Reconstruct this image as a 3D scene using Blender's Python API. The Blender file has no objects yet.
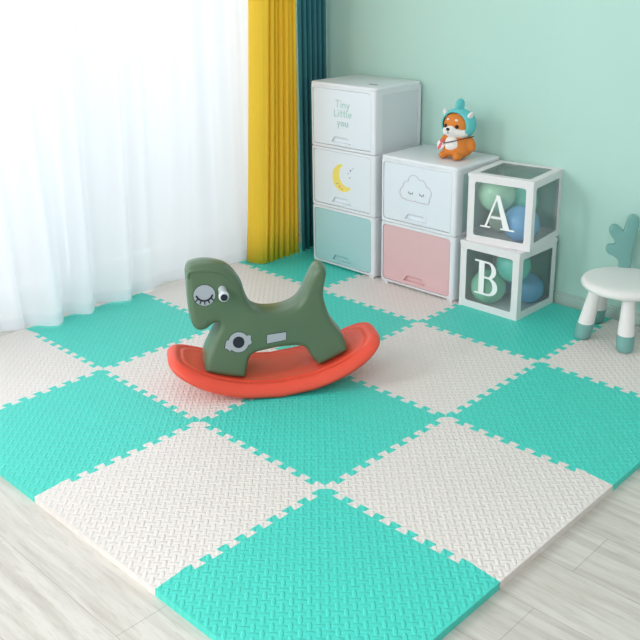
import bpy, bmesh, math, random
from mathutils import Vector, Matrix
random.seed(7)
PI = math.pi
scene = bpy.context.scene
C = scene.collection

# ------------------------------------------------------------------ camera, world, lights, exposure
cam_data = bpy.data.cameras.new('camera')
cam = bpy.data.objects.new('camera', cam_data); C.objects.link(cam)
FPX, CX, CY = 899.827, 334.537, 245.657
yaw, pitch, roll = -0.7629, 0.3088, -0.0082
f = Vector((math.sin(yaw)*math.cos(pitch), math.cos(yaw)*math.cos(pitch), -math.sin(pitch)))
r0 = f.cross(Vector((0, 0, 1))).normalized(); u0 = r0.cross(f)
rr = math.cos(roll)*r0 + math.sin(roll)*u0; uu = -math.sin(roll)*r0 + math.cos(roll)*u0
M = Matrix((rr, uu, -f)).transposed().to_4x4(); M.translation = Vector((2.8422, -1.0680, 1.5081))
cam.matrix_world = M
cam_data.sensor_width = 36; cam_data.sensor_fit = 'HORIZONTAL'
cam_data.lens = FPX/640*36
cam_data.shift_x = -(CX-320)/640; cam_data.shift_y = (CY-320)/640
cam_data.clip_start = .05; cam_data.clip_end = 100
scene.camera = cam

world = bpy.data.worlds.new('world'); scene.world = world; world.use_nodes = True
bg = world.node_tree.nodes['Background']
bg.inputs['Color'].default_value = (.99, .985, 1.0, 1); bg.inputs['Strength'].default_value = 0.64

def area(name, loc, target, sx, sy, power, color):
    l = bpy.data.lights.new(name, 'AREA'); l.shape = 'RECTANGLE'; l.size = sx; l.size_y = sy
    l.energy = power; l.color = color
    o = bpy.data.objects.new(name, l); C.objects.link(o); o.location = loc
    o.rotation_euler = (Vector(target)-Vector(loc)).to_track_quat('-Z', 'Y').to_euler()
    return o
area('window_daylight', (-1.7, .6, 1.5), (0.2, .6, 1.0), 3.6, 2.4, 66, (.99, .975, 1.0))
area('side_fill', (-1.5, -2.0, 1.9), (.6, .9, 0.1), 2.0, 2.2, 335, (1.0, .99, .98))  # added side fill from the left front; the uncurtained window stretch is assumed
area('front_fill', (2.0, -3.6, 2.5), (.6, 1.2, .3), 2.4, 1.8, 66, (1.0, .985, .97))  # added soft fill for the faces turned forward; no window is known there

vs = scene.view_settings
vs.view_transform = 'Standard'; vs.look = 'None'; vs.gamma = 1; vs.exposure = 0.0; vs.use_curve_mapping = False

# ------------------------------------------------------------------ materials
def lin(c):
    return tuple((x/255/12.92) if x/255 <= .04045 else ((x/255+.055)/1.055)**2.4 for x in c)+(1,)
def mat(name, rgb, rough=.5, spec=.5, noise=0, nscale=30, bump=0, bscale=80, sss=0, metal=0):
    m = bpy.data.materials.new(name); m.use_nodes = True; nt = m.node_tree
    b = nt.nodes['Principled BSDF']; b.inputs['Base Color'].default_value = lin(rgb)
    b.inputs['Roughness'].default_value = rough; b.inputs['Specular IOR Level'].default_value = spec
    b.inputs['Metallic'].default_value = metal
    tc = nt.nodes.new('ShaderNodeTexCoord')
    if noise:
        n = nt.nodes.new('ShaderNodeTexNoise'); n.inputs['Scale'].default_value = nscale
        nt.links.new(tc.outputs['Object'], n.inputs['Vector'])
        h = nt.nodes.new('ShaderNodeMixRGB'); h.blend_type = 'MIX'
        c = lin(rgb); h.inputs['Color1'].default_value = tuple(x*(1-noise) for x in c[:3])+(1,)
        h.inputs['Color2'].default_value = tuple(min(1, x*(1+noise)) for x in c[:3])+(1,)
        nt.links.new(n.outputs['Fac'], h.inputs['Fac']); nt.links.new(h.outputs['Color'], b.inputs['Base Color'])
    if bump:
        n = nt.nodes.new('ShaderNodeTexNoise'); n.inputs['Scale'].default_value = bscale; n.inputs['Detail'].default_value = 4
        nt.links.new(tc.outputs['Object'], n.inputs['Vector'])
        bp = nt.nodes.new('ShaderNodeBump'); bp.inputs['Strength'].default_value = bump; bp.inputs['Distance'].default_value = .003
        nt.links.new(n.outputs['Fac'], bp.inputs['Height']); nt.links.new(bp.outputs['Normal'], b.inputs['Normal'])
    return m

class NB:
    """tiny node math helper"""
    def __init__(s, nt): s.nt = nt
    def m(s, op, a, b=None, c=None, clamp=False):
        n = s.nt.nodes.new('ShaderNodeMath'); n.operation = op; n.use_clamp = clamp
        for i, v in enumerate((a, b, c)):
            if v is None: continue
            if isinstance(v, (int, float)): n.inputs[i].default_value = v
            else: s.nt.links.new(v, n.inputs[i])
        return n.outputs[0]

def foam_mat(name, rgb):
    m = bpy.data.materials.new(name); m.use_nodes = True; nt = m.node_tree; b = nt.nodes['Principled BSDF']
    b.inputs['Base Color'].default_value = lin(rgb); b.inputs['Roughness'].default_value = .42
    b.inputs['Specular IOR Level'].default_value = .45
    tc = nt.nodes.new('ShaderNodeTexCoord'); sp = nt.nodes.new('ShaderNodeSeparateXYZ')
    nt.links.new(tc.outputs['Object'], sp.inputs[0]); k = NB(nt); P = .6/19
    def leaf(off, sgn):
        fx = k.m('SUBTRACT', k.m('FRACT', k.m('ADD', k.m('DIVIDE', sp.outputs[0], P), off+40)), .5)
        fy = k.m('SUBTRACT', k.m('FRACT', k.m('ADD', k.m('DIVIDE', sp.outputs[1], P), off+40)), .5)
        a = k.m('MULTIPLY', k.m('ADD', fx, fy), .7071); c = k.m('MULTIPLY', k.m('SUBTRACT', fx, fy), .7071)
        l, w = (a, c) if sgn else (c, a)
        d = k.m('SQRT', k.m('ADD', k.m('POWER', k.m('DIVIDE', k.m('ABSOLUTE', l), .51), 2), k.m('POWER', k.m('DIVIDE', k.m('ABSOLUTE', w), .19), 2)))
        mr = nt.nodes.new('ShaderNodeMapRange'); mr.interpolation_type = 'SMOOTHSTEP'
        nt.links.new(d, mr.inputs['Value']); mr.inputs['From Min'].default_value = .55; mr.inputs['From Max'].default_value = 1.1
        mr.inputs['To Min'].default_value = 1; mr.inputs['To Max'].default_value = 0
        return mr.outputs['Result']
    h = k.m('MAXIMUM', leaf(0, True), leaf(.5, False))
    bp = nt.nodes.new('ShaderNodeBump'); bp.inputs['Strength'].default_value = .8; bp.inputs['Distance'].default_value = .0022
    nt.links.new(h, bp.inputs['Height']); nt.links.new(bp.outputs['Normal'], b.inputs['Normal'])
    return m

def floor_mat():
    m = bpy.data.materials.new('pale_wood_floor'); m.use_nodes = True; nt = m.node_tree; b = nt.nodes['Principled BSDF']
    b.inputs['Roughness'].default_value = .38
    tc = nt.nodes.new('ShaderNodeTexCoord')
    br = nt.nodes.new('ShaderNodeTexBrick'); mp = nt.nodes.new('ShaderNodeMapping')
    mp.inputs['Location'].default_value = (-.029, -.027, 0)
    nt.links.new(tc.outputs['Object'], mp.inputs[0]); nt.links.new(mp.outputs[0], br.inputs['Vector'])
    br.offset = .45; br.inputs['Scale'].default_value = 1; br.inputs['Brick Width'].default_value = 1.22; br.inputs['Row Height'].default_value = .19
    br.inputs['Mortar Size'].default_value = .0012; br.inputs['Mortar Smooth'].default_value = .1
    br.inputs['Color1'].default_value = (1, 1, 1, 1); br.inputs['Color2'].default_value = (.95, .95, .95, 1); br.inputs['Mortar'].default_value = (.70, .68, .65, 1)
    # grain: noise stretched along the planks
    m2 = nt.nodes.new('ShaderNodeMapping'); m2.inputs['Scale'].default_value = (1.3, 15, 1)
    m2.inputs['Rotation'].default_value = (0, 0, 0)
    nt.links.new(tc.outputs['Object'], m2.inputs[0])
    n = nt.nodes.new('ShaderNodeTexNoise'); n.inputs['Scale'].default_value = 2.2; n.inputs['Detail'].default_value = 7; n.inputs['Distortion'].default_value = .6
    nt.links.new(m2.outputs[0], n.inputs['Vector'])
    cr = nt.nodes.new('ShaderNodeValToRGB'); e = cr.color_ramp.elements
    e[0].position = .3; e[0].color = lin((195, 189, 180)); e[1].position = .62; e[1].color = lin((217, 213, 205))
    nt.links.new(n.outputs['Fac'], cr.inputs[0])
    n2 = nt.nodes.new('ShaderNodeTexNoise'); n2.inputs['Scale'].default_value = 9; n2.inputs['Detail'].default_value = 5; n2.inputs['Distortion'].default_value = 1.2
    nt.links.new(m2.outputs[0], n2.inputs['Vector'])
    cr2 = nt.nodes.new('ShaderNodeValToRGB'); e = cr2.color_ramp.elements
    e[0].position = .36; e[0].color = (.90, .89, .87, 1); e[1].position = .48; e[1].color = (1, 1, 1, 1)
    nt.links.new(n2.outputs['Fac'], cr2.inputs[0])
    a = nt.nodes.new('ShaderNodeMixRGB'); a.blend_type = 'MULTIPLY'; a.inputs[0].default_value = 1
    nt.links.new(cr.outputs[0], a.inputs[1]); nt.links.new(cr2.outputs[0], a.inputs[2])
    c = nt.nodes.new('ShaderNodeMixRGB'); c.blend_type = 'MULTIPLY'; c.inputs[0].default_value = 1
    nt.links.new(a.outputs[0], c.inputs[1]); nt.links.new(br.outputs['Color'], c.inputs[2])
    nt.links.new(c.outputs[0], b.inputs['Base Color'])
    return m

def fabric_mat(name, rgb, transl=.3, rough=.75, sheer=0, weave=400):
    m = bpy.data.materials.new(name); m.use_nodes = True; nt = m.node_tree
    b = nt.nodes['Principled BSDF']; b.inputs['Base Color'].default_value = lin(rgb); b.inputs['Roughness'].default_value = rough
    b.inputs['Specular IOR Level'].default_value = .25
    out = nt.nodes['Material Output']
    t = nt.nodes.new('ShaderNodeBsdfTranslucent'); t.inputs[0].default_value = lin(rgb)
    mx = nt.nodes.new('ShaderNodeMixShader'); mx.inputs[0].default_value = transl
    nt.links.new(b.outputs[0], mx.inputs[1]); nt.links.new(t.outputs[0], mx.inputs[2]); last = mx
    tc = nt.nodes.new('ShaderNodeTexCoord'); n = nt.nodes.new('ShaderNodeTexNoise'); n.inputs['Scale'].default_value = weave
    nt.links.new(tc.outputs['Object'], n.inputs['Vector'])
    bp = nt.nodes.new('ShaderNodeBump'); bp.inputs['Strength'].default_value = .15; bp.inputs['Distance'].default_value = .001
    nt.links.new(n.outputs['Fac'], bp.inputs['Height']); nt.links.new(bp.outputs['Normal'], b.inputs['Normal'])
    if sheer:
        tr = nt.nodes.new('ShaderNodeBsdfTransparent'); m2 = nt.nodes.new('ShaderNodeMixShader'); m2.inputs[0].default_value = sheer
        nt.links.new(mx.outputs[0], m2.inputs[1]); nt.links.new(tr.outputs[0], m2.inputs[2]); last = m2
    nt.links.new(last.outputs[0], out.inputs[0])
    return m

def clear_mat(name, tint, tr=.85, rough=.08, milk=0):
    m = bpy.data.materials.new(name); m.use_nodes = True; nt = m.node_tree
    out = nt.nodes['Material Output']; nt.nodes.remove(nt.nodes['Principled BSDF'])
    t = nt.nodes.new('ShaderNodeBsdfTransparent'); t.inputs[0].default_value = lin(tint)
    g = nt.nodes.new('ShaderNodeBsdfGlossy'); g.inputs['Roughness'].default_value = rough
    d = nt.nodes.new('ShaderNodeBsdfDiffuse'); d.inputs[0].default_value = lin((235, 240, 240))
    fr = nt.nodes.new('ShaderNodeFresnel'); fr.inputs[0].default_value = 1.25
    m0 = nt.nodes.new('ShaderNodeMixShader'); m0.inputs[0].default_value = 1-tr
    hz = nt.nodes.new('ShaderNodeMixShader'); hz.inputs[0].default_value = milk
    tl = nt.nodes.new('ShaderNodeBsdfTranslucent'); tl.inputs[0].default_value = lin((235, 240, 240))
    nt.links.new(d.outputs[0], hz.inputs[1]); nt.links.new(tl.outputs[0], hz.inputs[2])
    nt.links.new(t.outputs[0], m0.inputs[1]); nt.links.new(hz.outputs[0], m0.inputs[2])
    m1 = nt.nodes.new('ShaderNodeMixShader'); nt.links.new(fr.outputs[0], m1.inputs[0])
    nt.links.new(m0.outputs[0], m1.inputs[1]); nt.links.new(g.outputs[0], m1.inputs[2]); nt.links.new(m1.outputs[0], out.inputs[0])
    return m

TEAL = foam_mat('teal_foam', (72, 213, 197)); CREAM = foam_mat('cream_foam', (233, 226, 221))
WALL = mat('mint_wall_paint', (186, 222, 211), .7, .25, bump=.05, bscale=200)
TRIM = mat('mint_baseboard', (186, 210, 202), .5)
WHITE = mat('white_plastic', (232, 234, 238), .28, .5)
PANEL = mat('white_door_plastic', (229, 235, 241), .25, .5)
BLUEP = mat('pale_blue_door_plastic', (172, 210, 212), .25, .5)
PINKP = mat('pale_pink_door_plastic', (226, 186, 188), .25, .5)
SIDE = mat('milky_side_plastic', (220, 224, 229), .32, .5)
SIDEG = mat('milky_side_wall_reflection', (196, 220, 218), .3, .5)  # green reflection of the mint wall is put into this panel colour
DARK = mat('dark_gap', (70, 74, 80), .8)
PRINTG = mat('mint_print', (172, 206, 197), .5)
PRINTY = mat('yellow_print', (246, 224, 110), .5)
PRINTK = mat('grey_print', (120, 126, 136), .5)
PRINTC = mat('pale_outline_print', (196, 190, 196), .5)
PRINTR = mat('pink_print', (244, 170, 160), .5)
GREEN = mat('sage_green_plastic', (91, 117, 89), .32, .45, noise=.03, nscale=12)
CREASE = mat('crease_shade_green', (74, 96, 76), .5)  # darker green paints the shade inside the smile crease
CORAL = mat('coral_plastic', (240, 84, 62), .38, .45, noise=.03, nscale=8)
GREY = mat('grey_sticker', (176, 183, 192), .4)
NAVY = mat('black_navy_print', (22, 28, 42), .4)
PEG = mat('pale_grey_plastic', (214, 220, 226), .3)
CARD = mat('white_card', (232, 230, 230), .55, .3)
CLEAR = clear_mat('clear_film', (250, 253, 252), .82, .12, .5)
GLASS = clear_mat('window_glass', (248, 252, 252), .98, .02)
LETTER = mat('white_letter', (246, 247, 246), .5)
STOOLW = mat('white_stool_plastic', (236, 234, 232), .4)
STOOLG = mat('grey_teal_plastic', (118, 172, 166), .45)
SHEER = fabric_mat('sheer_white_voile', (250, 251, 255), .6, sheer=.07)
HEM = fabric_mat('sheer_white_hem', (246, 249, 252), .5, sheer=.08)
YEL = fabric_mat('yellow_curtain_cloth', (255, 220, 70), .30, .6)
TEALC = fabric_mat('teal_curtain_cloth', (64, 132, 142), .18, .7)
ORANGE = mat('orange_plush', (222, 136, 66), .95, .1, bump=.6, bscale=220)
PLUSHW = mat('white_plush', (243, 240, 236), .95, .1, bump=.6, bscale=220)
PLUSHT = mat('aqua_plush', (112, 206, 208), .95, .1, bump=.6, bscale=220)
BLACK = mat('black_bead', (16, 14, 16), .15)
PINK = mat('pink_plush', (232, 112, 120), .9, .1)
STRAP = mat('dark_strap', (60, 52, 50), .7)
FRAMEW = mat('white_window_frame', (240, 242, 244), .35)

# ------------------------------------------------------------------ helpers
def link(name, bm, m, parent=None, smooth=False, loc=(0, 0, 0), auto=None, bevel=None):
    bmesh.ops.recalc_face_normals(bm, faces=bm.faces[:])
    me = bpy.data.meshes.new(name); bm.to_mesh(me); bm.free(); me.materials.append(m)
    if smooth: me.polygons.foreach_set('use_smooth', [True]*len(me.polygons))
    if auto is not None:
        me.polygons.foreach_set('use_smooth', [True]*len(me.polygons))
        me.set_sharp_from_angle(angle=math.radians(auto))
    o = bpy.data.objects.new(name, me); C.objects.link(o); o.location = loc
    if parent: o.parent = parent
    if bevel:
        b = o.modifiers.new('bevel', 'BEVEL'); b.width = bevel; b.segments = 2; b.limit_method = 'ANGLE'; b.angle_limit = math.radians(40)
    return o
def tag(o, label=None, cat=None, group=None, kind=None):
    if label: o['label'] = label
    if cat: o['category'] = cat
    if group: o['group'] = group
    if kind: o['kind'] = kind
    return o
def thing(name, label, cat, loc=(0, 0, 0), rz=0, group=None):
    o = bpy.data.objects.new(name, None); C.objects.link(o); o.empty_display_size = .05
    o.location = loc; o.rotation_euler = (0, 0, rz)
    return tag(o, label, cat, group)
def box(bm, x0, x1, y0, y1, z0, z1):
    vs_ = [bm.verts.new((x, y, z)) for x in (x0, x1) for y in (y0, y1) for z in (z0, z1)]
    for q in ((0, 1, 3, 2), (4, 6, 7, 5), (0, 4, 5, 1), (2, 3, 7, 6), (0, 2, 6, 4), (1, 5, 7, 3)):
        bm.faces.new([vs_[i] for i in q])
def boxbm(*a):
    bm = bmesh.new(); box(bm, *a); return bm
def rrect(x0, x1, z0, z1, r, n=5):
    pts = []
    for cx, cz, a0 in ((x1-r, z1-r, 0), (x0+r, z1-r, 90), (x0+r, z0+r, 180), (x1-r, z0+r, 270)):
        for i in range(n+1):
            a = math.radians(a0+90*i/n); pts.append((cx+r*math.cos(a), cz+r*math.sin(a)))
    return pts
def prism(bm, pts, fn0, fn1):
    """pts 2D; fn0/fn1 map a 2D point to the two 3D ends"""
    a = [bm.verts.new(fn0(p)) for p in pts]; b = [bm.verts.new(fn1(p)) for p in pts]; n = len(pts)
    for i in range(n): bm.faces.new((a[i], a[(i+1) % n], b[(i+1) % n], b[i]))
    bm.faces.new(a[::-1]); bm.faces.new(b)
def yprism(bm, pts, y0, y1):
    prism(bm, pts, lambda p: (p[0], y0, p[1]), lambda p: (p[0], y1, p[1]))
def fill(bm, loops, mapf):
    """planar fill of outer loop with holes; returns vert loops"""
    vl = []; es = []
    for lp in loops:
        v = [bm.verts.new(mapf(p)) for p in lp]; vl.append(v)
        for i in range(len(v)): es.append(bm.edges.new((v[i], v[(i+1) % len(v)])))
    bmesh.ops.triangle_fill(bm, use_beauty=True, use_dissolve=False, edges=es)
    return vl
def strip(bm, a, b):
    n = len(a)
    for i in range(n): bm.faces.new((a[i], a[(i+1) % n], b[(i+1) % n], b[i]))
def ringplate(bm, outer, holes, y0, y1, mapper=None):
    mapper = mapper or (lambda p, y: (p[0], y, p[1]))
    A = fill(bm, [outer]+holes, lambda p: mapper(p, y0)); B = fill(bm, [outer]+holes, lambda p: mapper(p, y1))
    for a, b in zip(A, B): strip(bm, a, b)
def sphere(bm, c, r, rot=None, u=24, v=16):
    mx = Matrix.Translation(c) @ (rot.to_4x4() if rot else Matrix.Identity(4)) @ Matrix.Diagonal((r[0], r[1], r[2], 1))
    bmesh.ops.create_uvsphere(bm, u_segments=u, v_segments=v, radius=1, matrix=mx)
def tube(bm, pts, r, n=8, cap=True):
    rings = []; pts = [Vector(p) for p in pts]; up = None
    for i, p in enumerate(pts):
        t = (pts[min(i+1, len(pts)-1)]-pts[max(i-1, 0)]).normalized()
        if up is None: up = Vector((0, 0, 1)) if abs(t.z) < .9 else Vector((1, 0, 0))
        s = t.cross(up).normalized(); up = s.cross(t).normalized()
        rad = r[i] if isinstance(r, (list, tuple)) else r
        rings.append([bm.verts.new(p+rad*(math.cos(2*PI*j/n)*s+math.sin(2*PI*j/n)*up)) for j in range(n)])
    for a, b in zip(rings, rings[1:]): strip(bm, a, b)
    if cap: bm.faces.new(rings[0][::-1]); bm.faces.new(rings[-1])
def loft(bm, secs, n=28, cap=True):
    """secs: (centre, radius) horizontal rings"""
    rings = []
    for c, r in secs:
        rings.append([bm.verts.new((c[0]+r*math.cos(2*PI*j/n), c[1]+r*math.sin(2*PI*j/n), c[2])) for j in range(n)])
    for a, b in zip(rings, rings[1:]): strip(bm, a, b)
    if cap: bm.faces.new(rings[0][::-1]); bm.faces.new(rings[-1])
def catmull(P, k=5, closed=False):
    out = []; n = len(P)
    for i in range(n if closed else n-1):
        g = (lambda j: P[j % n]) if closed else (lambda j: P[max(0, min(n-1, j))])
        p0, p1, p2, p3 = g(i-1), g(i), g(i+1), g(i+2)
        for s in range(k):
            t = s/k
            out.append(tuple(.5*((2*b)+(-a+c)*t+(2*a-5*b+4*c-d)*t*t+(-a+3*b-3*c+d)*t**3) for a, b, c, d in zip(p0, p1, p2, p3)))
    if not closed: out.append(tuple(P[-1]))
    return out

# ------------------------------------------------------------------ the room
ZF = -.021; YW = 2.44; XW = -.82
tag(link('floor', boxbm(XW-.1, 4.2, -3.2, YW+.1, ZF-.05, ZF), floor_mat()), kind='structure')
tag(link('wall_back', boxbm(XW-.12, 4.2, YW, YW+.12, ZF, 2.7), WALL), kind='structure')
bm = bmesh.new()
box(bm, XW-.12, XW, 2.2, YW, ZF, 2.7); box(bm, XW-.12, XW, -3.2, 2.2, 2.4, 2.7)
box(bm, XW-.12, XW, -3.2, 2.2, ZF, .03); box(bm, XW-.12, XW, -3.2, -2.6, .03, 2.4)
tag(link('wall_left', bm, WALL), kind='structure')
bm = bmesh.new()
yb = YW-.014
for (y0, y1, z0, z1) in ((yb, YW, ZF, .036), (yb+.004, YW, .036, .045)): box(bm, XW, 4.2, y0, y1, z0, z1)
tag(link('baseboard_back', bm, TRIM, bevel=.002), kind='structure')
bm = bmesh.new()
for (y0, y1, z0, z1) in ((-2.6, 2.2, .03, .09), (-2.6, 2.2, 2.34, 2.4)): box(bm, XW-.09, XW-.03, y0, y1, z0, z1)
for y in (-2.6, -1.4, -.2, 1.0, 2.14): box(bm, XW-.09, XW-.03, y, y+.06, .09, 2.34)
w1 = tag(link('window_1', bm, FRAMEW, bevel=.004), kind='structure')
link('glass_pane', boxbm(XW-.064, XW-.058, -2.54, 2.14, .09, 2.34), GLASS, w1)

# ------------------------------------------------------------------ foam mat tiles
T = .6; D = .025; NT = 10; PT = T/NT
def edge_line(skip_first, skip_last, ext0=0, ext1=0):
    """(t, offset) along one shared edge with dovetail teeth"""
    L = [(-ext0, 0.0)] if ext0 else [(0.0, 0.0)]
    h = D/2
    for k in range(NT):
        if (k == 0 and skip_first) or (k == NT-1 and skip_last): continue
        t = k*PT
        if k and not (k == 1 and skip_first): L += [(t+.31*PT, -h)]
        L += [(t+.20*PT, h*.75), (t+.24*PT, h), (t+.76*PT, h), (t+.80*PT, h*.75)]
        if k == NT-1 or (k == NT-2 and skip_last): pass
        else: L += [(t+.69*PT, -h)]
    L.append((T+ext1, 0.0))
    return L
I0, I1, J0, J1 = -1, 3, 0, 4
EB, ER = .015, .019      # border strips on the two outer edges
def hline(i, j):   # from (i,j) to (i+1,j)
    if j in (J0, J1):
        y = j*T-(EB if j == J0 else 0)
        return [(i*T, y), ((i+1)*T+(ER if i == I1-1 else 0), y)]
    L = edge_line(i == I0, i == I1-1, 0, ER if i == I1-1 else 0)
    return [(i*T+t, j*T+o) for t, o in L]
def vline(i, j):   # from (i,j) to (i,j+1)
    if i in (I0, I1):
        x = i*T+(ER if i == I1 else 0)
        return [(x, j*T-(EB if j == J0 else 0)), (x, (j+1)*T)]
    L = edge_line(j == J0, j == J1-1, EB if j == J0 else 0, 0)
    return [(i*T+(-o), j*T+t) for t, o in L]
tile_words = {
 (-1, 0): 'cream foam mat tile at the left edge, under the hem of the nearer sheer panel',
 (0, 0): 'teal foam mat tile at the left outer edge, left of the cream edge tile',
 (1, 0): 'cream foam mat tile on the left outer edge, between two teal edge tiles',
 (2, 0): 'teal foam mat tile at the front corner of the mat, nearest to the viewer',
 (-1, 1): 'teal foam mat tile running under the scalloped hem of the sheer curtain',
 (0, 1): 'cream foam mat tile under the left tip of the coral rocker',
 (1, 1): 'teal foam mat tile in front of the rocking toy, in the middle of the mat',
 (2, 1): 'cream foam mat tile on the right outer edge, next to the front corner tile',
 (-1, 2): 'cream foam mat tile behind the rocking toy head, reaching under the sheer curtain',
 (0, 2): 'teal foam mat tile behind the tail of the rocking toy',
 (1, 2): 'cream foam mat tile right of the coral rocker, in front of the alphabet boxes',
 (2, 2): 'teal foam mat tile on the right outer edge, in front of the stool tile',
 (-1, 3): 'teal foam mat tile in the corner under the yellow curtain',
 (0, 3): 'cream foam mat tile under the fronts of the two storage cabinets',
 (1, 3): 'teal foam mat tile under the stacked alphabet boxes',
 (2, 3): 'cream foam mat tile under the white antler stool'}
for j in range(J0, J1):
    for i in range(I0, I1):
        lp = hline(i, j)[:-1]+vline(i+1, j)[:-1]+hline(i, j+1)[::-1][:-1]+vline(i, j)[::-1][:-1]
        cx, cy = i*T, j*T
        pts = [(x-cx, y-cy) for x, y in lp]
        bm = bmesh.new()
        top = fill(bm, [pts], lambda p: (p[0], p[1], 0))[0]
        low = fill(bm, [pts], lambda p: (p[0], p[1], ZF))[0]
        strip(bm, top, low)
        o = link('foam_mat_tile', bm, TEAL if (i+j) % 2 == 0 else CREAM, loc=(cx, cy, 0))
        tag(o, tile_words[(i, j)], 'play mat tile', 'interlocking foam tiles of the play mat')

# ------------------------------------------------------------------ curtains
def curtain_mesh(bottom, top, z0, z1, nz=14, wob=.0):
    n = len(bottom); bm = bmesh.new(); rows = []
    for k in range(nz+1):
        t = k/nz; z = z0+(z1-z0)*t; row = []
        s = t**.8
        for i in range(n):
            b = bottom[i]; c = top[i]
            row.append(bm.verts.new((b[0]+(c[0]-b[0])*s+wob*math.sin(i*.9+t*5), b[1]+(c[1]-b[1])*s, z+(b[2] if len(b) > 2 else 0)*(1-t))))
        rows.append(row)
    for a, b in zip(rows, rows[1:]):
        for i in range(n-1): bm.faces.new((a[i], a[i+1], b[i+1], b[i]))
    return bm
def pleats(path, amp, wl, phase=0):
    """add sine pleats normal to a 2D path"""
    out = []; L = 0
    for i, p in enumerate(path):
        if i: L += math.dist(p, path[i-1])
        a = path[max(0, i-1)]; b = path[min(len(path)-1, i+1)]
        t = Vector((b[0]-a[0], b[1]-a[1])).normalized()
        s = math.sin(2*PI*L/wl+phase)
        out.append((p[0]+t.y*amp*s, p[1]-t.x*amp*s))
    return out
def resample(path, n):
    d = [0]
    for a, b in zip(path, path[1:]): d.append(d[-1]+math.dist(a[:2], b[:2]))
    out = []; j = 0
    for i in range(n):
        t = d[-1]*i/(n-1)
        while j < len(d)-2 and d[j+1] < t: j += 1
        k = (t-d[j])/max(1e-9, d[j+1]-d[j]); out.append(tuple(a+(b-a)*k for a, b in zip(path[j], path[j+1])))
    return out
def solidify(o, th):
    s = o.modifiers.new('cloth', 'SOLIDIFY'); s.thickness = th; s.offset = 0
hem2 = [(-.640, .595), (-.633, .613), (-.585, .65), (-.535, .69), (-.520, .722), (-.565, .765), (-.628, .79), (-.60, .825), (-.545, .862), (-.535, .89), (-.58, .93),
        (-.630, .955), (-.61, 1.0), (-.565, 1.06), (-.548, 1.105), (-.59, 1.13), (-.61, 1.16), (-.588, 1.24), (-.625, 1.355), (-.60, 1.46), (-.612, 1.56), (-.582, 1.66), (-.600, 1.75), (-.59, 1.83), (-.605, 1.90), (-.62, 2.02)]
bot = resample(catmull(hem2, 6), 170)
topl = pleats([(-.655, .56+(2.04-.56)*i/169) for i in range(170)], .030, .125, .4)
def sheer(name, bot, topl, label):
    c = link(name, curtain_mesh(bot, topl, .006, 2.42, 16), SHEER, smooth=True)
    tag(c, label, 'curtain', 'sheer white window curtains')
    # the stitched double hem
    bm = bmesh.new(); n = len(bot); k = .05/2.414
    r0_ = [bm.verts.new((b[0]+.002, b[1], .005)) for b in bot]
    r1_ = [bm.verts.new((b[0]+(t[0]-b[0])*k**.8+.002, b[1]+(t[1]-b[1])*k**.8, .055)) for b, t in zip(bot, topl)]
    for i in range(n-1): bm.faces.new((r0_[i], r0_[i+1], r1_[i+1], r1_[i]))
    link('hem', bm, HEM, c, smooth=True)
    return c
sheer('sheer_curtain', bot, topl, 'wide sheer white curtain panel with a scalloped hem falling on the teal mat')
hem1 = [(-.62, -1.6), (-.66, -1.4), (-.60, -1.2), (-.65, -1.0), (-.60, -.8), (-.66, -.62), (-.61, -.42), (-.66, -.22), (-.60, -.05), (-.65, .12), (-.60, .28), (-.655, .40), (-.637, .505), (-.600, .57), (-.598, .60)]
bot1 = resample(catmull(hem1, 6), 150)
top1 = pleats([(-.655, -1.6+(2.12)*i/149) for i in range(150)], .030, .14, 1.2)
sheer('sheer_curtain', bot1, top1, 'sheer white curtain panel cut by the left edge, beside the wide panel')

def heavy(name, path, m, amp, wl, label, z0, hemm):
    p = resample(path, 150); p = pleats(p, amp, wl)
    c = link(name, curtain_mesh([(x, y) for x, y in p], [(x*.97-.012, y) for x, y in p], z0, 2.42, 10, .0012), m, smooth=True)
    solidify(c, .003); tag(c, label, 'curtain'); return c
# yellow: a broad flat leading fold, then tight pleats
yp = [(-.568, 1.835), (-.540, 1.832), (-.51, 1.838), (-.482, 1.852)]
for k in range(7):
    y = 1.868+k*.038
    yp += [(-.468+.006*math.sin(k), y), (-.460+.005*math.sin(k*2), y+.012), (-.476+.005*math.sin(k*1.7), y+.025), (-.482, y+.033)]
yp = catmull(yp, 6)
pp = resample(yp, 190)
yc = link('yellow_curtain', curtain_mesh(pp, [(x+.085*(1-i/189)+.02, y+.03*(1-i/189)) for i, (x, y) in enumerate(pp)], .008, 2.42, 12, .0008), YEL, smooth=True)
solidify(yc, .003); tag(yc, 'bright yellow pleated curtain hanging beside the sheer curtain', 'curtain')
tp = []
for k in range(6):
    y = 2.145+k*.046; x = -.470-.010*k
    tp += [(x, y), (x+.010, y+.012), (x-.022, y+.024), (x-.036, y+.036)]
pp = resample(catmull(tp, 6), 150)
tc_ = link('teal_curtain', curtain_mesh(pp, pp, .008, 2.42, 8, .0006), TEALC, smooth=True)
solidify(tc_, .003); tag(tc_, 'dark teal pleated curtain in the corner behind the yellow curtain', 'curtain')

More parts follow.
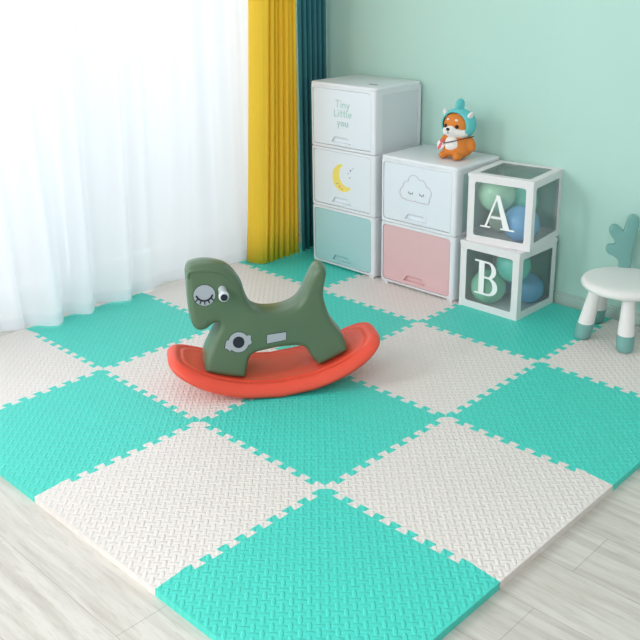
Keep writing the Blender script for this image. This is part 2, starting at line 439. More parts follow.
# ------------------------------------------------------------------ storage cabinets
MH = .305
def panel_with_recess(name, m, W_, z0, z1, x0, parent, ny, rec):
    """door: rounded panel with a real trapezoid finger recess; y grows into the cabinet"""
    bm = bmesh.new(); x1 = x0+W_
    o_out = rrect(x0, x1, z0, z1, .016); o_in = rrect(x0+.003, x1-.003, z0+.003, z1-.003, .014)
    cx = (x0+x1)/2-.005
    hole = [(cx-.066, z0+.017), (cx+.066, z0+.017), (cx+.044, z0+.046), (cx-.044, z0+.046)]
    F = fill(bm, [o_in, hole], lambda p: (p[0], ny, p[1]))
    side = [bm.verts.new((p[0], ny+.003, p[1])) for p in o_out]; back = [bm.verts.new((p[0], ny+.012, p[1])) for p in o_out]
    strip(bm, F[0], side); strip(bm, side, back); bm.faces.new(back)
    d = link(name, bm, m, parent, auto=35)
    bm = bmesh.new()
    a = [bm.verts.new((p[0], ny, p[1])) for p in hole]
    inner = [(cx-.062, z0+.019), (cx+.062, z0+.019), (cx+.043, z0+.0455), (cx-.043, z0+.0455)]
    b = [bm.verts.new((p[0], ny+(.025 if k < 2 else .003), p[1])) for k, p in enumerate(inner)]
    strip(bm, a, b); bm.faces.new(b)
    link('handle', bm, rec, d)
    return d
def cabinet(name, label, x0, x1, y0, y1, nmod, mats, sidemat):
    t = thing(name, label, 'storage cabinet', ((x0+x1)/2, (y0+y1)/2, 0))
    ox, oy = -(x1-x0)/2, -(y1-y0)/2; W_ = x1-x0; Dp = y1-y0
    doors = []
    bm = bmesh.new()
    for k in range(nmod):
        z0 = .008+k*MH; z1 = z0+MH-.0015
        # front frame, rounded outside edge
        hole = rrect(ox+.014, ox+W_-.024, z0+.014, z1-.012, .018)
        def outl(i): return rrect(ox+i, ox+W_-i, z0+(i if k == 0 else i*.25), z1-i*.25, .006 if k else .010)
        base = oy
        F = fill(bm, [outl(.010), hole], lambda p: (p[0], base, p[1]))
        prev = F[0]
        for i, y in ((.0055, .0012), (.002, .0045), (0, .011), (0, .03)):
            nx = [bm.verts.new((p[0], base+y, p[1])) for p in outl(i)]; strip(bm, prev, nx); prev = nx
        hb = [bm.verts.new((p[0], base+.0285, p[1])) for p in hole]; strip(bm, F[1], hb); bm.faces.new(hb)
        # body behind; side walls with a recessed panel frame
        for sx in (0, 1):
            xs = ox if sx == 0 else ox+W_
            d = .004 if sx == 0 else -.004
            box(bm, min(xs, xs+d), max(xs, xs+d), oy+.03, oy+.05, z0, z1)
            box(bm, min(xs, xs+d), max(xs, xs+d), oy+Dp-.02, oy+Dp, z0, z1)
            box(bm, min(xs, xs+d), max(xs, xs+d), oy+.05, oy+Dp-.02, z1-.022, z1)
            box(bm, min(xs, xs+d), max(xs, xs+d), oy+.05, oy+Dp-.02, z0, z0+.014)
        box(bm, ox+.006, ox+W_-.006, oy+.03, oy+Dp-.002, z0+.002, z1-.002)
    for sx in (ox+.012, ox+W_-.042):
        for sy in (oy+.008, oy+Dp-.04): box(bm, sx, sx+.03, sy, sy+.03, 0, .010)
    body = link('body', bm, WHITE, t, auto=32)
    for k in range(nmod):
        z0 = .008+k*MH; z1 = z0+MH-.0015
        doors.append(panel_with_recess('door', mats[k], W_-.041, z0+.0155, z1-.0135, ox+.0155, t, oy+.0015, mats[k]))
        link('side_panel', boxbm(ox+W_-.0062, ox+W_-.0040, oy+.051, oy+Dp-.021, z0+.015, z1-.023), sidemat, t)
    # lid
    zt = .008+nmod*MH; bm = bmesh.new()
    prev = None
    for i, z in ((.002, 0), (-.002, .003), (-.002, .012), (0, .016), (.006, .018)):
        ring = [bm.verts.new((p[0], p[1], zt-.004+z)) for p in rrect(ox+i, ox+W_-i, oy+i, oy+Dp-max(i, 0), .020)]
        if prev: strip(bm, prev, ring)
        else: bm.faces.new(ring[::-1])
        prev = ring
    bm.faces.new(prev)
    link('lid', bm, WHITE, t, auto=50)
    return t, doors, ox, oy, zt+.014
def flat(name, m, parent, polys, y0, th=.0008, label=None):
    """flat printed shapes standing just proud of a door"""
    bm = bmesh.new()
    for k, P in enumerate(polys): yprism(bm, P, y0, y0-th-.000012*k)
    o = link(name, bm, m, parent)
    if label: o['label'] = label
    return o
def stroke(pts, w):
    """2D polyline -> quads with round joints"""
    out = []
    for a, b in zip(pts, pts[1:]):
        d = Vector((b[0]-a[0], b[1]-a[1])); L = d.length
        if L < 1e-6: continue
        d /= L; n = Vector((-d.y, d.x))*w/2; e = d*w*.25
        A = Vector(a)-e; B = Vector(b)+e
        out.append([tuple(A+n), tuple(B+n), tuple(B-n), tuple(A-n)])
    return out
def arc(cx, cz, r, a0, a1, n=10, ry=None):
    return [(cx+r*math.cos(math.radians(a0+(a1-a0)*i/n)), cz+(ry or r)*math.sin(math.radians(a0+(a1-a0)*i/n))) for i in range(n+1)]
def disc(cx, cz, r, n=16, ry=None): return arc(cx, cz, r, 0, 360-360/n, n-1, ry)

tall, td, ox, oy, ztall = cabinet('storage_cabinet', 'tall white three-door storage cabinet with a pale blue bottom door', -.328, .098, 2.085, 2.425, 3, (BLUEP, PANEL, PANEL), SIDE)
short, sd, ox2, oy2, zshort = cabinet('storage_cabinet', 'low white two-door storage cabinet with a pink bottom door and a cloud print', .136, .574, 2.085, 2.425, 2, (PINKP, PANEL), SIDEG)
# flat grey disc painting the shade of a grip recess, front right of the tall lid
bm = bmesh.new(); prism(bm, disc(.125, -.085, .030, 20, .014), lambda p: (p[0], p[1], ztall-.0002), lambda p: (p[0], p[1], ztall+.0006))
link('lid_slot_shade', bm, mat('slot_shade_grey', (150, 154, 158), .6), tall)
# handwriting on the top door
GL = {
 'T': [[(0, 1), (.7, 1)], [(.35, 1), (.35, 0)]],
 'i': [[(.1, .6), (.1, 0)], [(.1, .85), (.1, .92)]],
 'n': [[(0, .6), (0, 0)], arc(.24, .34, .24, 170, 0, 6), [(.48, .34), (.48, 0)]],
 'y': [[(0, .6), (.22, .05)], [(.5, .6), (.1, -.38)]],
 'l': [[(.08, 1), (.08, .12), (.2, 0)]], 'L': [[(.05, .95), (.05, 0), (.5, 0)]],
 't': [[(.2, .95), (.2, .12), (.34, 0)], [(0, .62), (.4, .62)]],
 'e': [[(.02, .34), (.54, .34)], arc(.28, .32, .28, 5, 315, 10)],
 'o': [arc(.26, .3, .26, 0, 360, 12)], 'u': [[(0, .6), (0, .25)], arc(.24, .25, .24, 180, 360, 6), [(.48, .6), (.48, 0)]],
}
ADV = {'T': .9, 'i': .42, 'n': .78, 'y': .72, 'l': .44, 'L': .74, 't': .58, 'e': .72, 'o': .80, 'u': .72}
def write(words, cx, cz, h, lead, wd=.008):
    polys = []
    for r_, w in enumerate(words):
        W_ = sum(ADV[c] for c in w)*h; x = cx-W_/2; z = cz-r_*lead
        for c in w:
            for s in GL[c]: polys += stroke([(x+p[0]*h, z+p[1]*h) for p in s], wd)
            x += ADV[c]*h
    return polys
zm = .008+2*MH
flat('lettering', PRINTG, td[2], write(['Tiny', 'Little', 'you'], .006, zm+.205, .034, .044, .0044), oy+.0014, label='pale mint handwritten words')
# moon and stars on the middle door
zc = .008+MH+.165; mx_ = .002
outer = arc(mx_, zc, .070, 105, 318, 26); inner = arc(mx_+.033, zc+.016, .058, 285, 118, 20)
flat('moon_print', PRINTY, td[1], [outer+inner], oy+.0014, label='yellow crescent moon')
pts = []
for sx, sz, sr in ((.052, .045, .007), (.035, .028, .004), (.047, .008, .0045), (.068, .058, .003)):
    pts.append([(mx_+sx+(sr if k % 2 == 0 else sr*.45)*math.cos(k*PI/5), zc+sz+(sr if k % 2 == 0 else sr*.45)*math.sin(k*PI/5)) for k in range(10)])
flat('star_print', PRINTK, td[1], pts, oy+.0014, label='small grey stars')
for ex, ez in ((-.036, -.028), (-.004, -.052)): flat('moon_eye', PRINTK, td[1], stroke(arc(mx_+ex, zc+ez, .006, 200, 340, 5), .002), oy+.0005)
flat('moon_cheek', PRINTR, td[1], [disc(mx_-.020, zc-.046, .007)], oy+.0005, label='pink cheek of the moon')
# cloud on the short cabinet
zc = .008+MH+.170; cx = -.010
lob = [(-.064, -.012, .030), (-.048, .020, .026), (-.012, .044, .034), (.032, .034, .028), (.062, .006, .028), (.058, -.028, .022), (0, 0, .040), (-.03, -.02, .035), (.03, -.02, .035)]
def cloud_r(a):
    best = 0
    for lx, lz, lr in lob:
        # farthest hit of the ray from the centre with this lobe
        dx, dz = math.cos(a), math.sin(a); b = lx*dx+lz*dz; c = lx*lx+lz*lz-lr*lr; q = b*b-c
        if q >= 0: best = max(best, b+math.sqrt(q))
    return best
cl = []
for i in range(73):
    a = 2*PI*i/72; r_ = cloud_r(a); z = r_*math.sin(a); cl.append((cx+r_*math.cos(a), zc+max(z, -.045)))
flat('cloud_print', PRINTC, sd[1], stroke(cl, .003), oy2+.0014, label='thin grey cloud outline')
for ex in (-.030, .034):
    A = arc(cx+ex, zc+.002, .013, 200, 340, 6); eyes = stroke(A, .003)
    for q in (1, 3, 5): eyes += stroke([A[q], (A[q][0]+(A[q][0]-cx-ex)*.35, A[q][1]-.006)], .0022)
    flat('cloud_eye', PRINTK, sd[1], eyes, oy2+.0014)

# ------------------------------------------------------------------ alphabet boxes
def letter_polys(ch):
    if ch == 'A':
        P = [[(-.40, 0), (-.33, 0), (.02, .98), (-.04, .98)], [(-.06, 1), (.06, 1), (.42, 0), (.22, 0)],
             [(-.20, .30), (.27, .30), (.24, .37), (-.18, .37)], [(-.52, 0), (-.20, 0), (-.20, .045), (-.52, .045)], [(.12, 0), (.56, 0), (.56, .05), (.12, .05)]]
    else:
        P = [[(-.28, 0), (-.10, 0), (-.10, 1), (-.28, 1)], [(-.42, 0), (-.1, 0), (-.1, .05), (-.42, .05)], [(-.42, .95), (-.1, .95), (-.1, 1), (-.42, 1)]]
        def bowl(z0, z1, xr, th):
            zc = (z0+z1)/2; hz = (z1-z0)/2
            o_ = [(-.1, z1)]+arc(0.02, zc, xr, 90, -90, 14, hz)+[(-.1, z0)]
            i_ = [(-.1, z0+.055)]+arc(0.02, zc, xr-th, -90, 90, 14, hz-.055)+[(-.1, z1-.055)]
            q = []
            n = len(o_); i2 = i_[::-1]
            for k in range(n-1): q.append([o_[k], o_[k+1], i2[k+1], i2[k]])
            return q
        P += bowl(.50, 1.0, .27, .15)+bowl(0, .555, .33, .16)
    return P
S = .305; B = .032
def alpha_box(name, label, loc, rz, ch, hx, hz, lh):
    t = thing(name, label, 'decorative box', loc, rz); h = S/2; th = .0022
    bm = bmesh.new(); o_ = rrect(-h, h, 0, S, .001, 1); hl = rrect(-h+B, h-B, B, S-B, .010, 4)
    ringplate(bm, o_, [hl], -h, -h+th)
    ringplate(bm, o_, [hl], h-th, h)
    for x0, x1 in ((-h, -h+th), (h-th, h)):
        ringplate(bm, rrect(-h+th, h-th, 0, S, .001, 1), [hl], x0, x1, lambda p, x: (x, p[0], p[1]))
    o2 = rrect(-h, h, -h, h, .001, 1); h2 = rrect(-h+B, h-B, -h+B, h-B, .010, 4)
    ringplate(bm, o2, [h2], S, S+.003, lambda p, z: (p[0], p[1], z))
    # lid lips folded down over the four sides
    for (x0, x1, y0, y1) in ((-h-.0015, h+.0015, -h-.0025, -h-.0005), (-h-.0015, h+.0015, h+.0005, h+.0025), (h+.0005, h+.0025, -h, h), (-h-.0025, -h-.0005, -h, h)):
        box(bm, x0, x1, y0, y1, S-.012, S+.0029)
    box(bm, -h+th, h-th, -h+th, h-th, .0005, .003)
    link('frame', bm, CARD, t)
    a = h-B+.008
    for nm, q in (('front', (-a, a, -h+th+.0003, -h+th+.0008, B-.008, S-B+.008)), ('back', (-a, a, h-th-.0008, h-th-.0003, B-.008, S-B+.008)),
                  ('left', (-h+th+.0003, -h+th+.0008, -a, a, B-.008, S-B+.008)), ('right', (h-th-.0008, h-th-.0003, -a, a, B-.008, S-B+.008)),
                  ('top', (-a, a, -a, a, S-.001, S-.0005))):
        bm = bmesh.new(); x0, x1, y0, y1, z0, z1 = q     # one thin sheet of film
        c4 = ((x0, y0, z0), (x1, y0, z0), (x1, y0, z1), (x0, y0, z1)) if nm in ('front', 'back') else ((x0, y0, z0), (x0, y1, z0), (x0, y1, z1), (x0, y0, z1)) if nm in ('left', 'right') else ((x0, y0, z0), (x1, y0, z0), (x1, y1, z0), (x0, y1, z0))
        bm.faces.new([bm.verts.new(v) for v in c4]); link('window_film', bm, CLEAR, t)
    flat('letter', LETTER, t, [[(hx+x*lh, hz+z*lh) for x, z in P] for P in letter_polys(ch)], -h-.0003, .0012, 'white serif letter '+ch)
    return t
bB = alpha_box('alphabet_box', 'white framed clear box with the letter B, lower one of the stack on the mat', (.7525, 2.249, 0), 0, 'B', -.006, .078, .158)
R4 = math.radians(7)
bA = alpha_box('alphabet_box', 'white framed clear box with the letter A, stacked on top of the box marked B', (.756, 2.273, S+.0035), R4, 'A', -.008, .076, .150)
def balloon(c, r, rgb, label, tail):
    m = mat('balloon_rubber', rgb, .22, .5)
    t = bmesh.new(); sphere(t, (0, 0, 0), (r, r, r), u=32, v=20)
    dr = Vector(tail).normalized()
    for v in t.verts:
        k = max(0, v.co.normalized().dot(dr)); v.co += dr*r*.22*k**5
    o = link('balloon', t, m, None, smooth=True, loc=c)
    tag(o, label, 'balloon', 'balloons inside the alphabet boxes')
    kb = bmesh.new(); kb_m = Matrix.Translation(dr*(r*1.24)) @ dr.to_track_quat('Z', 'Y').to_matrix().to_4x4()
    bmesh.ops.create_cone(kb, segments=12, radius1=.004, radius2=.009, depth=.012, cap_ends=True, matrix=kb_m)
    link('knot', kb, m, o, smooth=True)
zA = S+.0035+.004
balloon((.700, 2.215, zA+.200), .082, (186, 232, 204), 'pale green balloon in the upper left of the box marked A', (-.2, 1, .1))
balloon((.823, 2.224, zA+.086), .080, (128, 190, 240), 'light blue balloon in the lower right of the box marked A', (-.6, .6, .1))
balloon((.752, 2.350, zA+.150), .066, (126, 226, 208), 'aqua balloon at the back of the box marked A', (-1, .2, -.4))
balloon((.672, 2.290, zA+.054), .050, (196, 216, 196), 'grey-green balloon lying low at the back left in the box marked A', (-.3, 1, .1))
balloon((.693, 2.190, .084), .080, (156, 224, 192), 'green balloon at the front left of the box marked B', (-.2, 1, .1))
balloon((.802, 2.218, .203), .077, (110, 224, 206), 'aqua balloon at the top middle of the box marked B', (-.3, 1, .3))
balloon((.826, 2.315, .074), .069, (112, 182, 232), 'blue balloon at the back right of the box marked B', (-.6, .3, .7))
balloon((.680, 2.335, .056), .052, (108, 176, 210), 'small blue balloon low at the back of the box marked B', (-.8, .3, .3))

# ------------------------------------------------------------------ rocking toy
TH = math.radians(55); HC = Vector((.545, 1.005, 0))
# local frame: +x = head to tail, -y = towards the viewer
toy = thing('rocking_horse', 'sage green rocking pony on a coral red rocker standing on the play mat', 'rocking toy', HC, TH)
def plan(a, L, W_):
    c, s = math.cos(a), math.sin(a); e = 2/4.6
    return (L*abs(c)**e*(1 if c > 0 else -1), W_*abs(s)**(2/3.4)*(1 if s > 0 else -1))
RL, RW = .394, .168
def zb(s): return (.82*(s+.021)**2)
bm = bmesh.new(); prof = [(.040, .004), (.014, .001), (.005, .003), (.001, .009), (0, .016), (.003, .023), (.011, .035), (.021, .044), (.030, .0485), (.038, .0495), (.042, .0465), (.050, .0460), (.054, .0495), (.061, .0498), (.067, .0475), (.09, .0480), (.13, .0485)]
N = 96; rings = []
for o_, h in prof:
    ring = []
    for k in range(N):
        x, y = plan(2*PI*k/N, RL-o_, RW-o_); ring.append(bm.verts.new((x, y, zb(x)+h)))
    rings.append(ring)
for a, b in zip(rings, rings[1:]): strip(bm, a, b)
def capgrid(ring):
    for k in range(1, N//2-1): bm.faces.new((ring[k], ring[k+1], ring[N-k-1], ring[N-k]))
    bm.faces.new((ring[0], ring[1], ring[N-1])); bm.faces.new((ring[N//2-1], ring[N//2], ring[N//2+1]))
capgrid(rings[0]); capgrid(rings[-1])
link('rocker', bm, CORAL, toy, auto=50, loc=(0, 0, -.0008))
O = [(-.298, .480), (-.268, .488), (-.236, .488), (-.203, .482), (-.171, .469), (-.146, .448), (-.130, .424), (-.118, .400), (-.104, .350), (-.084, .311), (-.055, .293), (-.02, .287), (.02, .288), (.055, .297), (.085, .314), (.108, .345), (.126, .385), (.141, .418), (.156, .440), (.171, .448), (.186, .442), (.194, .420), (.190, .395), (.183, .360), (.182, .325), (.192, .280), (.206, .240), (.225, .210), (.246, .180), (.259, .150), (.262, .125),
     (.256, .122), (.243, .114), (.20, .0955), (.156, .080), (.143, .090), (.127, .112), (.112, .140), (.088, .154), (.05, .158), (0, .156), (-.05, .150), (-.085, .142), (-.102, .125), (-.110, .095), (-.117, .066), (-.127, .058), (-.16, .0635), (-.20, .0725), (-.250, .0875),
     (-.263, .102), (-.256, .138), (-.240, .175), (-.222, .215), (-.205, .248), (-.202, .262), (-.216, .266), (-.232, .258), (-.250, .246), (-.270, .243), (-.288, .250), (-.300, .272), (-.304, .310), (-.307, .365), (-.308, .42), (-.308, .462)]
def hw(s, z):
    pts = [(.04, .102), (.10, .094), (.18, .077), (.26, .064), (.34, .056), (.45, .052), (.6, .050)]
    for (a, wa), (b, wb) in zip(pts, pts[1:]):
        if z <= b: return wa+(wb-wa)*max(0, (z-a))/(b-a)
    return pts[-1][1]
D2 = catmull(O, 4, True); n = len(D2)
nor = []
for i in range(n):
    a = Vector(D2[i-2]); b = Vector(D2[(i+2) % n]); t = (b-a).normalized(); nor.append(Vector((t.y, -t.x)))
area2 = sum(D2[i][0]*D2[(i+1) % n][1]-D2[(i+1) % n][0]*D2[i][1] for i in range(n))
if area2 > 0: nor = [-v for v in nor]      # inward
# the listed outline runs clockwise; make the normals point inward
test = Vector(D2[0])+nor[0]*.02
RB = .022
def ringat(o_, dw, sgn):
    R_ = []
    for i in range(n):
        p = Vector(D2[i])+nor[i]*o_; R_.append(bm.verts.new((p.x, sgn*(hw(p.x, p.y)-RB+dw), p.y)))
    return R_
def inward_ok():
    # signed area must shrink when offset inwards
    Q = [Vector(D2[i])+nor[i]*.005 for i in range(n)]
    return abs(sum(Q[i].x*Q[(i+1) % n].y-Q[(i+1) % n].x*Q[i].y for i in range(n))) < abs(area2)
if not inward_ok(): nor = [-v for v in nor]
bm = bmesh.new(); seq = []
for k in range(5, -1, -1):
    a = k*PI/10; seq.append(ringat(RB*(1-math.cos(a)), RB*math.sin(a), -1))
mid = []
for q in (-.5, 0, .5):
    R_ = []
    for i in range(n):
        p = Vector(D2[i]); bul = .004*(1-abs(q)); pp_ = p-nor[i]*bul; R_.append(bm.verts.new((pp_.x, q*(hw(p.x, p.y)-RB), pp_.y)))
    mid.append(R_)
seq += mid
for k in range(6):
    a = k*PI/10; seq.append(ringat(RB*(1-math.cos(a)), RB*math.sin(a), 1))
for a, b in zip(seq, seq[1:]): strip(bm, a, b)
for R_ in (seq[0], seq[-1]):
    es = [bm.edges.get((R_[i], R_[(i+1) % n])) for i in range(n)]
    bmesh.ops.triangle_fill(bm, use_beauty=True, use_dissolve=False, edges=es)
body = link('body', bm, GREEN, toy, auto=55)
def decal(name, m, polys, lift, th=.0012, label=None, parent=None, side=-1):
    bm = bmesh.new()
    for k, P in enumerate(polys):
        prism(bm, P, lambda p: (p[0], side*(hw(*p)+lift), p[1]), lambda p: (p[0], side*(hw(*p)+lift+th+.00002*k), p[1]))
    o = link(name, bm, m, parent or body)
    if label: o['label'] = label
    return o
for side in (-1, 1):
    e1 = decal('eye_sticker', NAVY, [disc(-.250, .376, .0405, 36)], .0002, .0008, 'round grey winking eye', side=side)
    decal('eye_disc', GREY, [disc(-.250, .376, .0385, 36)], .0011, .0010, parent=e1, side=side)
    A = arc(-.250, .386, .030, 200, 340, 12); lash = stroke(A, .0065)
    for q in (2, 4, 6, 8, 10):
        d = Vector((A[q][0]+.250, A[q][1]-.386)).normalized(); lash += stroke([A[q], tuple(Vector(A[q])+d*.013)], .0045)
    decal('closed_lid', NAVY, lash, .0022, .0008, parent=e1, side=side)
    # bolt-shaped badge and plate on the flank
    cx, cz = -.138, .194
    ears = [[(cx-.040, cz-.022), (cx-.050, cz-.018), (cx-.047, cz-.004), (cx-.044, cz+.008), (cx-.030, cz+.012), (cx-.024, cz-.022), (cx-.034, cz-.030)],
            [(cx+.034, cz+.022), (cx+.046, cz+.020), (cx+.044, cz+.008), (cx+.048, cz-.006), (cx+.036, cz-.014), (cx+.024, cz+.004)]]
    big = [[(cx+(x-cx)*1.05, cz+(z-cz)*1.05) for x, z in P] for P in ears]
    b1 = decal('badge_rim', NAVY, [disc(cx, cz, .0385, 30)]+big, .0002, .0008, 'black outlined grey badge', side=side)
    decal('badge', GREY, [disc(cx, cz, .0365, 30)]+ears, .0011, .0010, parent=b1, side=side)
    decal('badge_centre', NAVY, [disc(cx, cz, .021, 24)], .0022, .0008, parent=b1, side=side)
    pl = [(-.036, .180), (.034, .188), (.036, .216), (-.034, .211)]
    gx, gz = 0, .199
    p1 = decal('plate_rim', NAVY, [[(gx+(x-gx)*1.05, gz+(z-gz)*1.12) for x, z in pl]], .0002, .0008, 'small grey plate', side=side)
    decal('plate', GREY, [pl], .0011, .0010, parent=p1, side=side)
    # mouth line
    bm = bmesh.new(); tube(bm, [(x, side*(hw(x, z)+.0002), z) for x, z in arc(-.262, .285, .020, 290, 350, 8)], .0016)
    link('mouth', bm, CREASE, body, smooth=True)
    # handle peg
    bm = bmesh.new(); y0 = hw(-.185, .39)-.002
    secs = [(0, .0145), (.012, .0140), (.050, .0150), (.060, .018), (.074, .0185), (.080, .017), (.083, .014)]
    rings = [[bm.verts.new((-.186+r_*math.cos(2*PI*j/24), side*(y0+d), .392+r_*math.sin(2*PI*j/24))) for j in range(24)] for d, r_ in secs]
    for a, b in zip(rings, rings[1:]): strip(bm, a, b)
    bm.faces.new(rings[0]); bm.faces.new(rings[-1])
    pg = link('hand_peg', bm, PEG, toy, auto=40)
    pg['label'] = 'pale grey hand peg with a black end'
    bm = bmesh.new(); prism(bm, disc(-.186, .392, .0125, 20), lambda p: (p[0], side*(y0+.082), p[1]), lambda p: (p[0], side*(y0+.0845), p[1]))
    link('peg_cap', bm, NAVY, pg)
# forelock edge: a soft overhanging brim along the crown of the head
bm = bmesh.new()
cr_ = catmull([(-.302, .440), (-.300, .460), (-.286, .466), (-.256, .468), (-.220, .465), (-.190, .455), (-.168, .438), (-.150, .413), (-.137, .385)], 5)
for side in (-1, 1):
    rad = [.003+.005*math.sin(PI*min(1, (i+1)/(len(cr_)))) for i in range(len(cr_))]
    tube(bm, [(x, side*(hw(x, z)-.004), z) for x, z in cr_], rad, 10)
link('crown_ridge', bm, GREEN, body, smooth=True)

# ------------------------------------------------------------------ stool
SC = (1.324, 2.228)
stool = thing('kids_stool', "child's round white stool with grey-teal socks and antler backrest, by the wall", 'stool', (SC[0], SC[1], 0))
bm = bmesh.new(); SR = .176; zt = .262
loft(bm, [((0, 0, zt-.036), SR-.022), ((0, 0, zt-.034), SR-.008), ((0, 0, zt-.027), SR-.001), ((0, 0, zt-.018), SR), ((0, 0, zt-.008), SR-.005), ((0, 0, zt-.002), SR-.016), ((0, 0, zt), SR-.034), ((0, 0, zt-.001), .06), ((0, 0, zt-.001), .01)], 48)
link('seat', bm, STOOLW, stool, auto=60)
for (fx, fy) in ((-.122, -.100), (.072, -.108), (-.165, .096), (.100, .100)):
    tx, ty = fx*.74, fy*.66
    bm = bmesh.new(); q = lambda t: (tx+(fx-tx)*t, ty+(fy-ty)*t, .228*(1-t))
    loft(bm, [(q(0), .024), (q(.2), .0265), (q(.45), .0295), (q(.68), .033), (q(.735), .0335)], 24)
    lg = link('leg', bm, STOOLW, stool, auto=60)
    bm = bmesh.new(); loft(bm, [(q(.70), .0345), (q(.72), .0352), (q(.86), .0350), (q(.95), .0325), (q(.985), .029), (q(1), .024)], 24)
    k = link('sock', bm, STOOLG, lg, auto=60); k['label'] = 'grey-teal foot cap'
def antler(side):
    """flat rounded antler board, drawn in x-z, standing at the back of the seat"""
    L = [(.030, -.01), (.031, .05), (.034, .10), (.044, .150), (.048, .185), (.040, .205), (.022, .212), (.004, .203), (-.004, .180), (-.008, .160), (-.014, .148), (-.026, .160), (-.042, .170), (-.060, .168), (-.070, .152), (-.066, .134), (-.054, .118), (-.044, .102), (-.046, .094),
         (-.060, .092), (-.074, .086), (-.076, .068), (-.064, .054), (-.044, .046), (-.028, .034), (-.020, .018), (-.019, -.01)]
    L = [(x*side*1.0, z*1.10) for x, z in L]
    P = catmull(L, 4); n_ = len(P)
    bm = bmesh.new(); cxm = 0
    nn = []
    for i in range(n_):
        a = Vector(P[i-1]) if i else Vector(P[0]); b = Vector(P[min(n_-1, i+1)]); t = (b-a).normalized(); v = Vector((t.y, -t.x))*(1 if side < 0 else 1)
        nn.append(v)
    def area_(Q): return abs(sum(Q[i][0]*Q[(i+1) % n_][1]-Q[(i+1) % n_][0]*Q[i][1] for i in range(n_)))
    if area_([tuple(Vector(P[i])+nn[i]*.003) for i in range(n_)]) > area_(P): nn = [-v for v in nn]
    th = .013; r_ = .006; prev = None
    R_ = []
    for sg in (-1, 1):
        ks = (3, 2, 1, 0) if sg < 0 else (0, 1, 2, 3)
        for k in ks:
            a = k*PI/6; R_.append([bm.verts.new((P[i][0]+nn[i].x*r_*(1-math.cos(a)), sg*(th-r_+r_*math.sin(a)), P[i][1]+nn[i].y*r_*(1-math.cos(a)))) for i in range(n_)])
    for a, b in zip(R_, R_[1:]): strip(bm, a, b)
    for ring in (R_[0], R_[-1]):
        es = [bm.edges.get((ring[i], ring[(i+1) % n_])) for i in range(n_)]
        bmesh.ops.triangle_fill(bm, use_beauty=True, use_dissolve=False, edges=es)
    return bm
for side, ax, ay, arot in ((1, -.080, .135, .25), (-1, .115, .085, -.05)):
    o = link('antler_backrest', antler(side), STOOLG, stool, auto=60, loc=(ax, ay, zt-.004)); o.rotation_euler = (0, 0, arot+.35)
    o['label'] = 'grey-teal antler shaped backrest'

# ------------------------------------------------------------------ plush dog on the short cabinet
PZ = zshort+.0005
dog = thing('plush_dog', 'orange and white plush puppy in an aqua hood, sitting on the low cabinet', 'plush toy', (.445, 2.262, PZ), math.radians(0))
# local: faces -y
bm = bmesh.new()
sphere(bm, (0, .004, .062), (.066, .060, .062)); sphere(bm, (0, 0, .040), (.070, .062, .040))
sphere(bm, (0, 0, .150), (.070, .062, .064))
for s in (-1, 1): sphere(bm, (s*.038, -.052, .018), (.022, .030, .018))
sphere(bm, (.068, .010, .070), (.018, .020, .036), Matrix.Rotation(-.4, 3, 'Y')); sphere(bm, (-.062, -.020, .075), (.018, .022, .034), Matrix.Rotation(.4, 3, 'Y'))
b_ = link('body', bm, ORANGE, dog, smooth=True)
rm = b_.modifiers.new('merge', 'REMESH'); rm.mode = 'VOXEL'; rm.voxel_size = .005; rm.use_smooth_shade = True
sm_ = b_.modifiers.new('smooth', 'SMOOTH'); sm_.iterations = 4
bm = bmesh.new(); sphere(bm, (-.004, -.016, .066), (.046, .052, .044)); link('belly', bm, PLUSHW, dog, smooth=True)['label'] = 'white belly'
bm = bmesh.new(); sphere(bm, (0, -.022, .128), (.056, .048, .034)); sphere(bm, (0, -.058, .134), (.026, .022, .022)); sphere(bm, (-.034, -.018, .124), (.034, .034, .026)); sphere(bm, (.034, -.018, .124), (.034, .034, .026))
mz = link('muzzle', bm, PLUSHW, dog, smooth=True); mz['label'] = 'white cheeks and muzzle'
rm = mz.modifiers.new('merge', 'REMESH'); rm.mode = 'VOXEL'; rm.voxel_size = .004; rm.use_smooth_shade = True
bm = bmesh.new(); sphere(bm, (0, -.081, .142), (.0085, .006, .007)); link('nose', bm, BLACK, dog, smooth=True)
bm = bmesh.new(); tube(bm, [(0, -.0805, .136), (0, -.0805, .126), (.005, -.079, .122)], .0012, 6); link('mouth', bm, BLACK, dog)
for s in (-1, 1):
    bm = bmesh.new(); sphere(bm, (s*.030, -.0545, .152), (.0095, .007, .0095)); link('eye', bm, BLACK, dog, smooth=True)
    bm = bmesh.new(); sphere(bm, (s*.022, -.0475, .180), (.0085, .006, .006)); link('brow_spot', bm, PLUSHW, dog, smooth=True)['label'] = 'white brow spot'
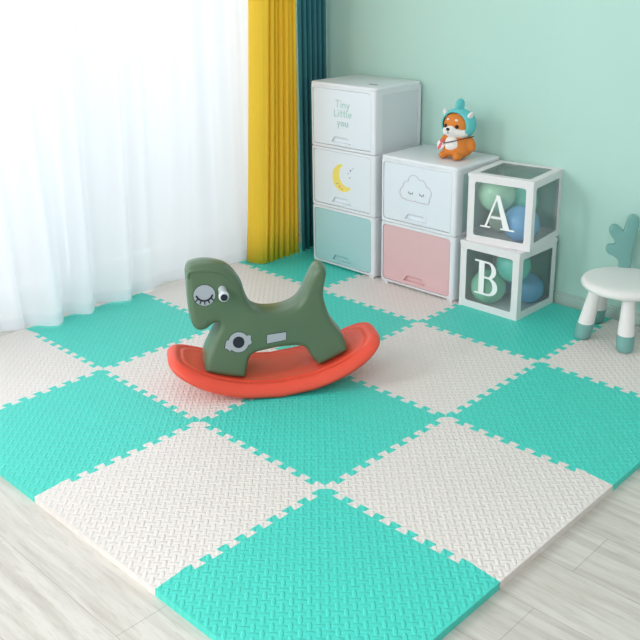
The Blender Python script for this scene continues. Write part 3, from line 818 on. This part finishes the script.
# hood: thick shell round the back, top and sides of the head, open at the face
bm = bmesh.new(); V = []
NU, NV = 36, 14
for shell in (1.0, .9):
    g = []
    for i in range(NV+1):
        a = math.radians(180-(180-58)*i/NV)     # polar angle from the face axis
        row = []
        for j in range(NU):
            ph = 2*PI*j/NU; x = math.sin(a)*math.cos(ph); z = math.sin(a)*math.sin(ph); y = -math.cos(a)
            zz = z*.076 if z > 0 else z*.066
            row.append(bm.verts.new((x*.084*shell, y*.072*shell+.002, .152+zz*shell)))
        g.append(row)
    V.append(g)
for g in V:
    for a, b in zip(g, g[1:]): strip(bm, a, b)
strip(bm, V[0][-1], V[1][-1])
link('hood', bm, PLUSHT, dog, smooth=True)['label'] = 'aqua hood'
bm = bmesh.new(); sphere(bm, (0, .008, .240), (.016, .030, .030), Matrix.Rotation(.2, 3, 'X')); link('hood_fin', bm, PLUSHT, dog, smooth=True)
for s in (-1, 1):
    bm = bmesh.new(); sphere(bm, (s*.064, -.004, .196), (.010, .018, .026), Matrix.Rotation(s*.5, 3, 'Y')); link('ear_flap', bm, PLUSHW, dog, smooth=True)['label'] = 'pale ear flap on the hood'
bm = bmesh.new()
pts = []
for k in range(33):
    a = 2*PI*k/32; x = .073*math.cos(a); y = .067*math.sin(a)-.002
    pts.append((x, y, .082+.022*math.cos(a)))
tube(bm, pts, .0022, 6, cap=False); link('strap', bm, STRAP, dog, smooth=True)
bm = bmesh.new(); sphere(bm, (-.058, -.052, .060), (.020, .010, .024), Matrix.Rotation(.3, 3, 'Y')); bg_ = link('pouch', bm, PLUSHW, dog, smooth=True)
bm = bmesh.new(); sphere(bm, (-.056, -.0605, .058), (.007, .004, .020), Matrix.Rotation(.5, 3, 'Y')); sphere(bm, (-.050, -.054, .079), (.012, .008, .008)); link('pouch_trim', bm, PINK, bg_, smooth=True)['label'] = 'pink stripe on the white pouch'
bm = bmesh.new(); sphere(bm, (.030, .052, .050), (.020, .018, .024)); link('tail', bm, ORANGE, dog, smooth=True)
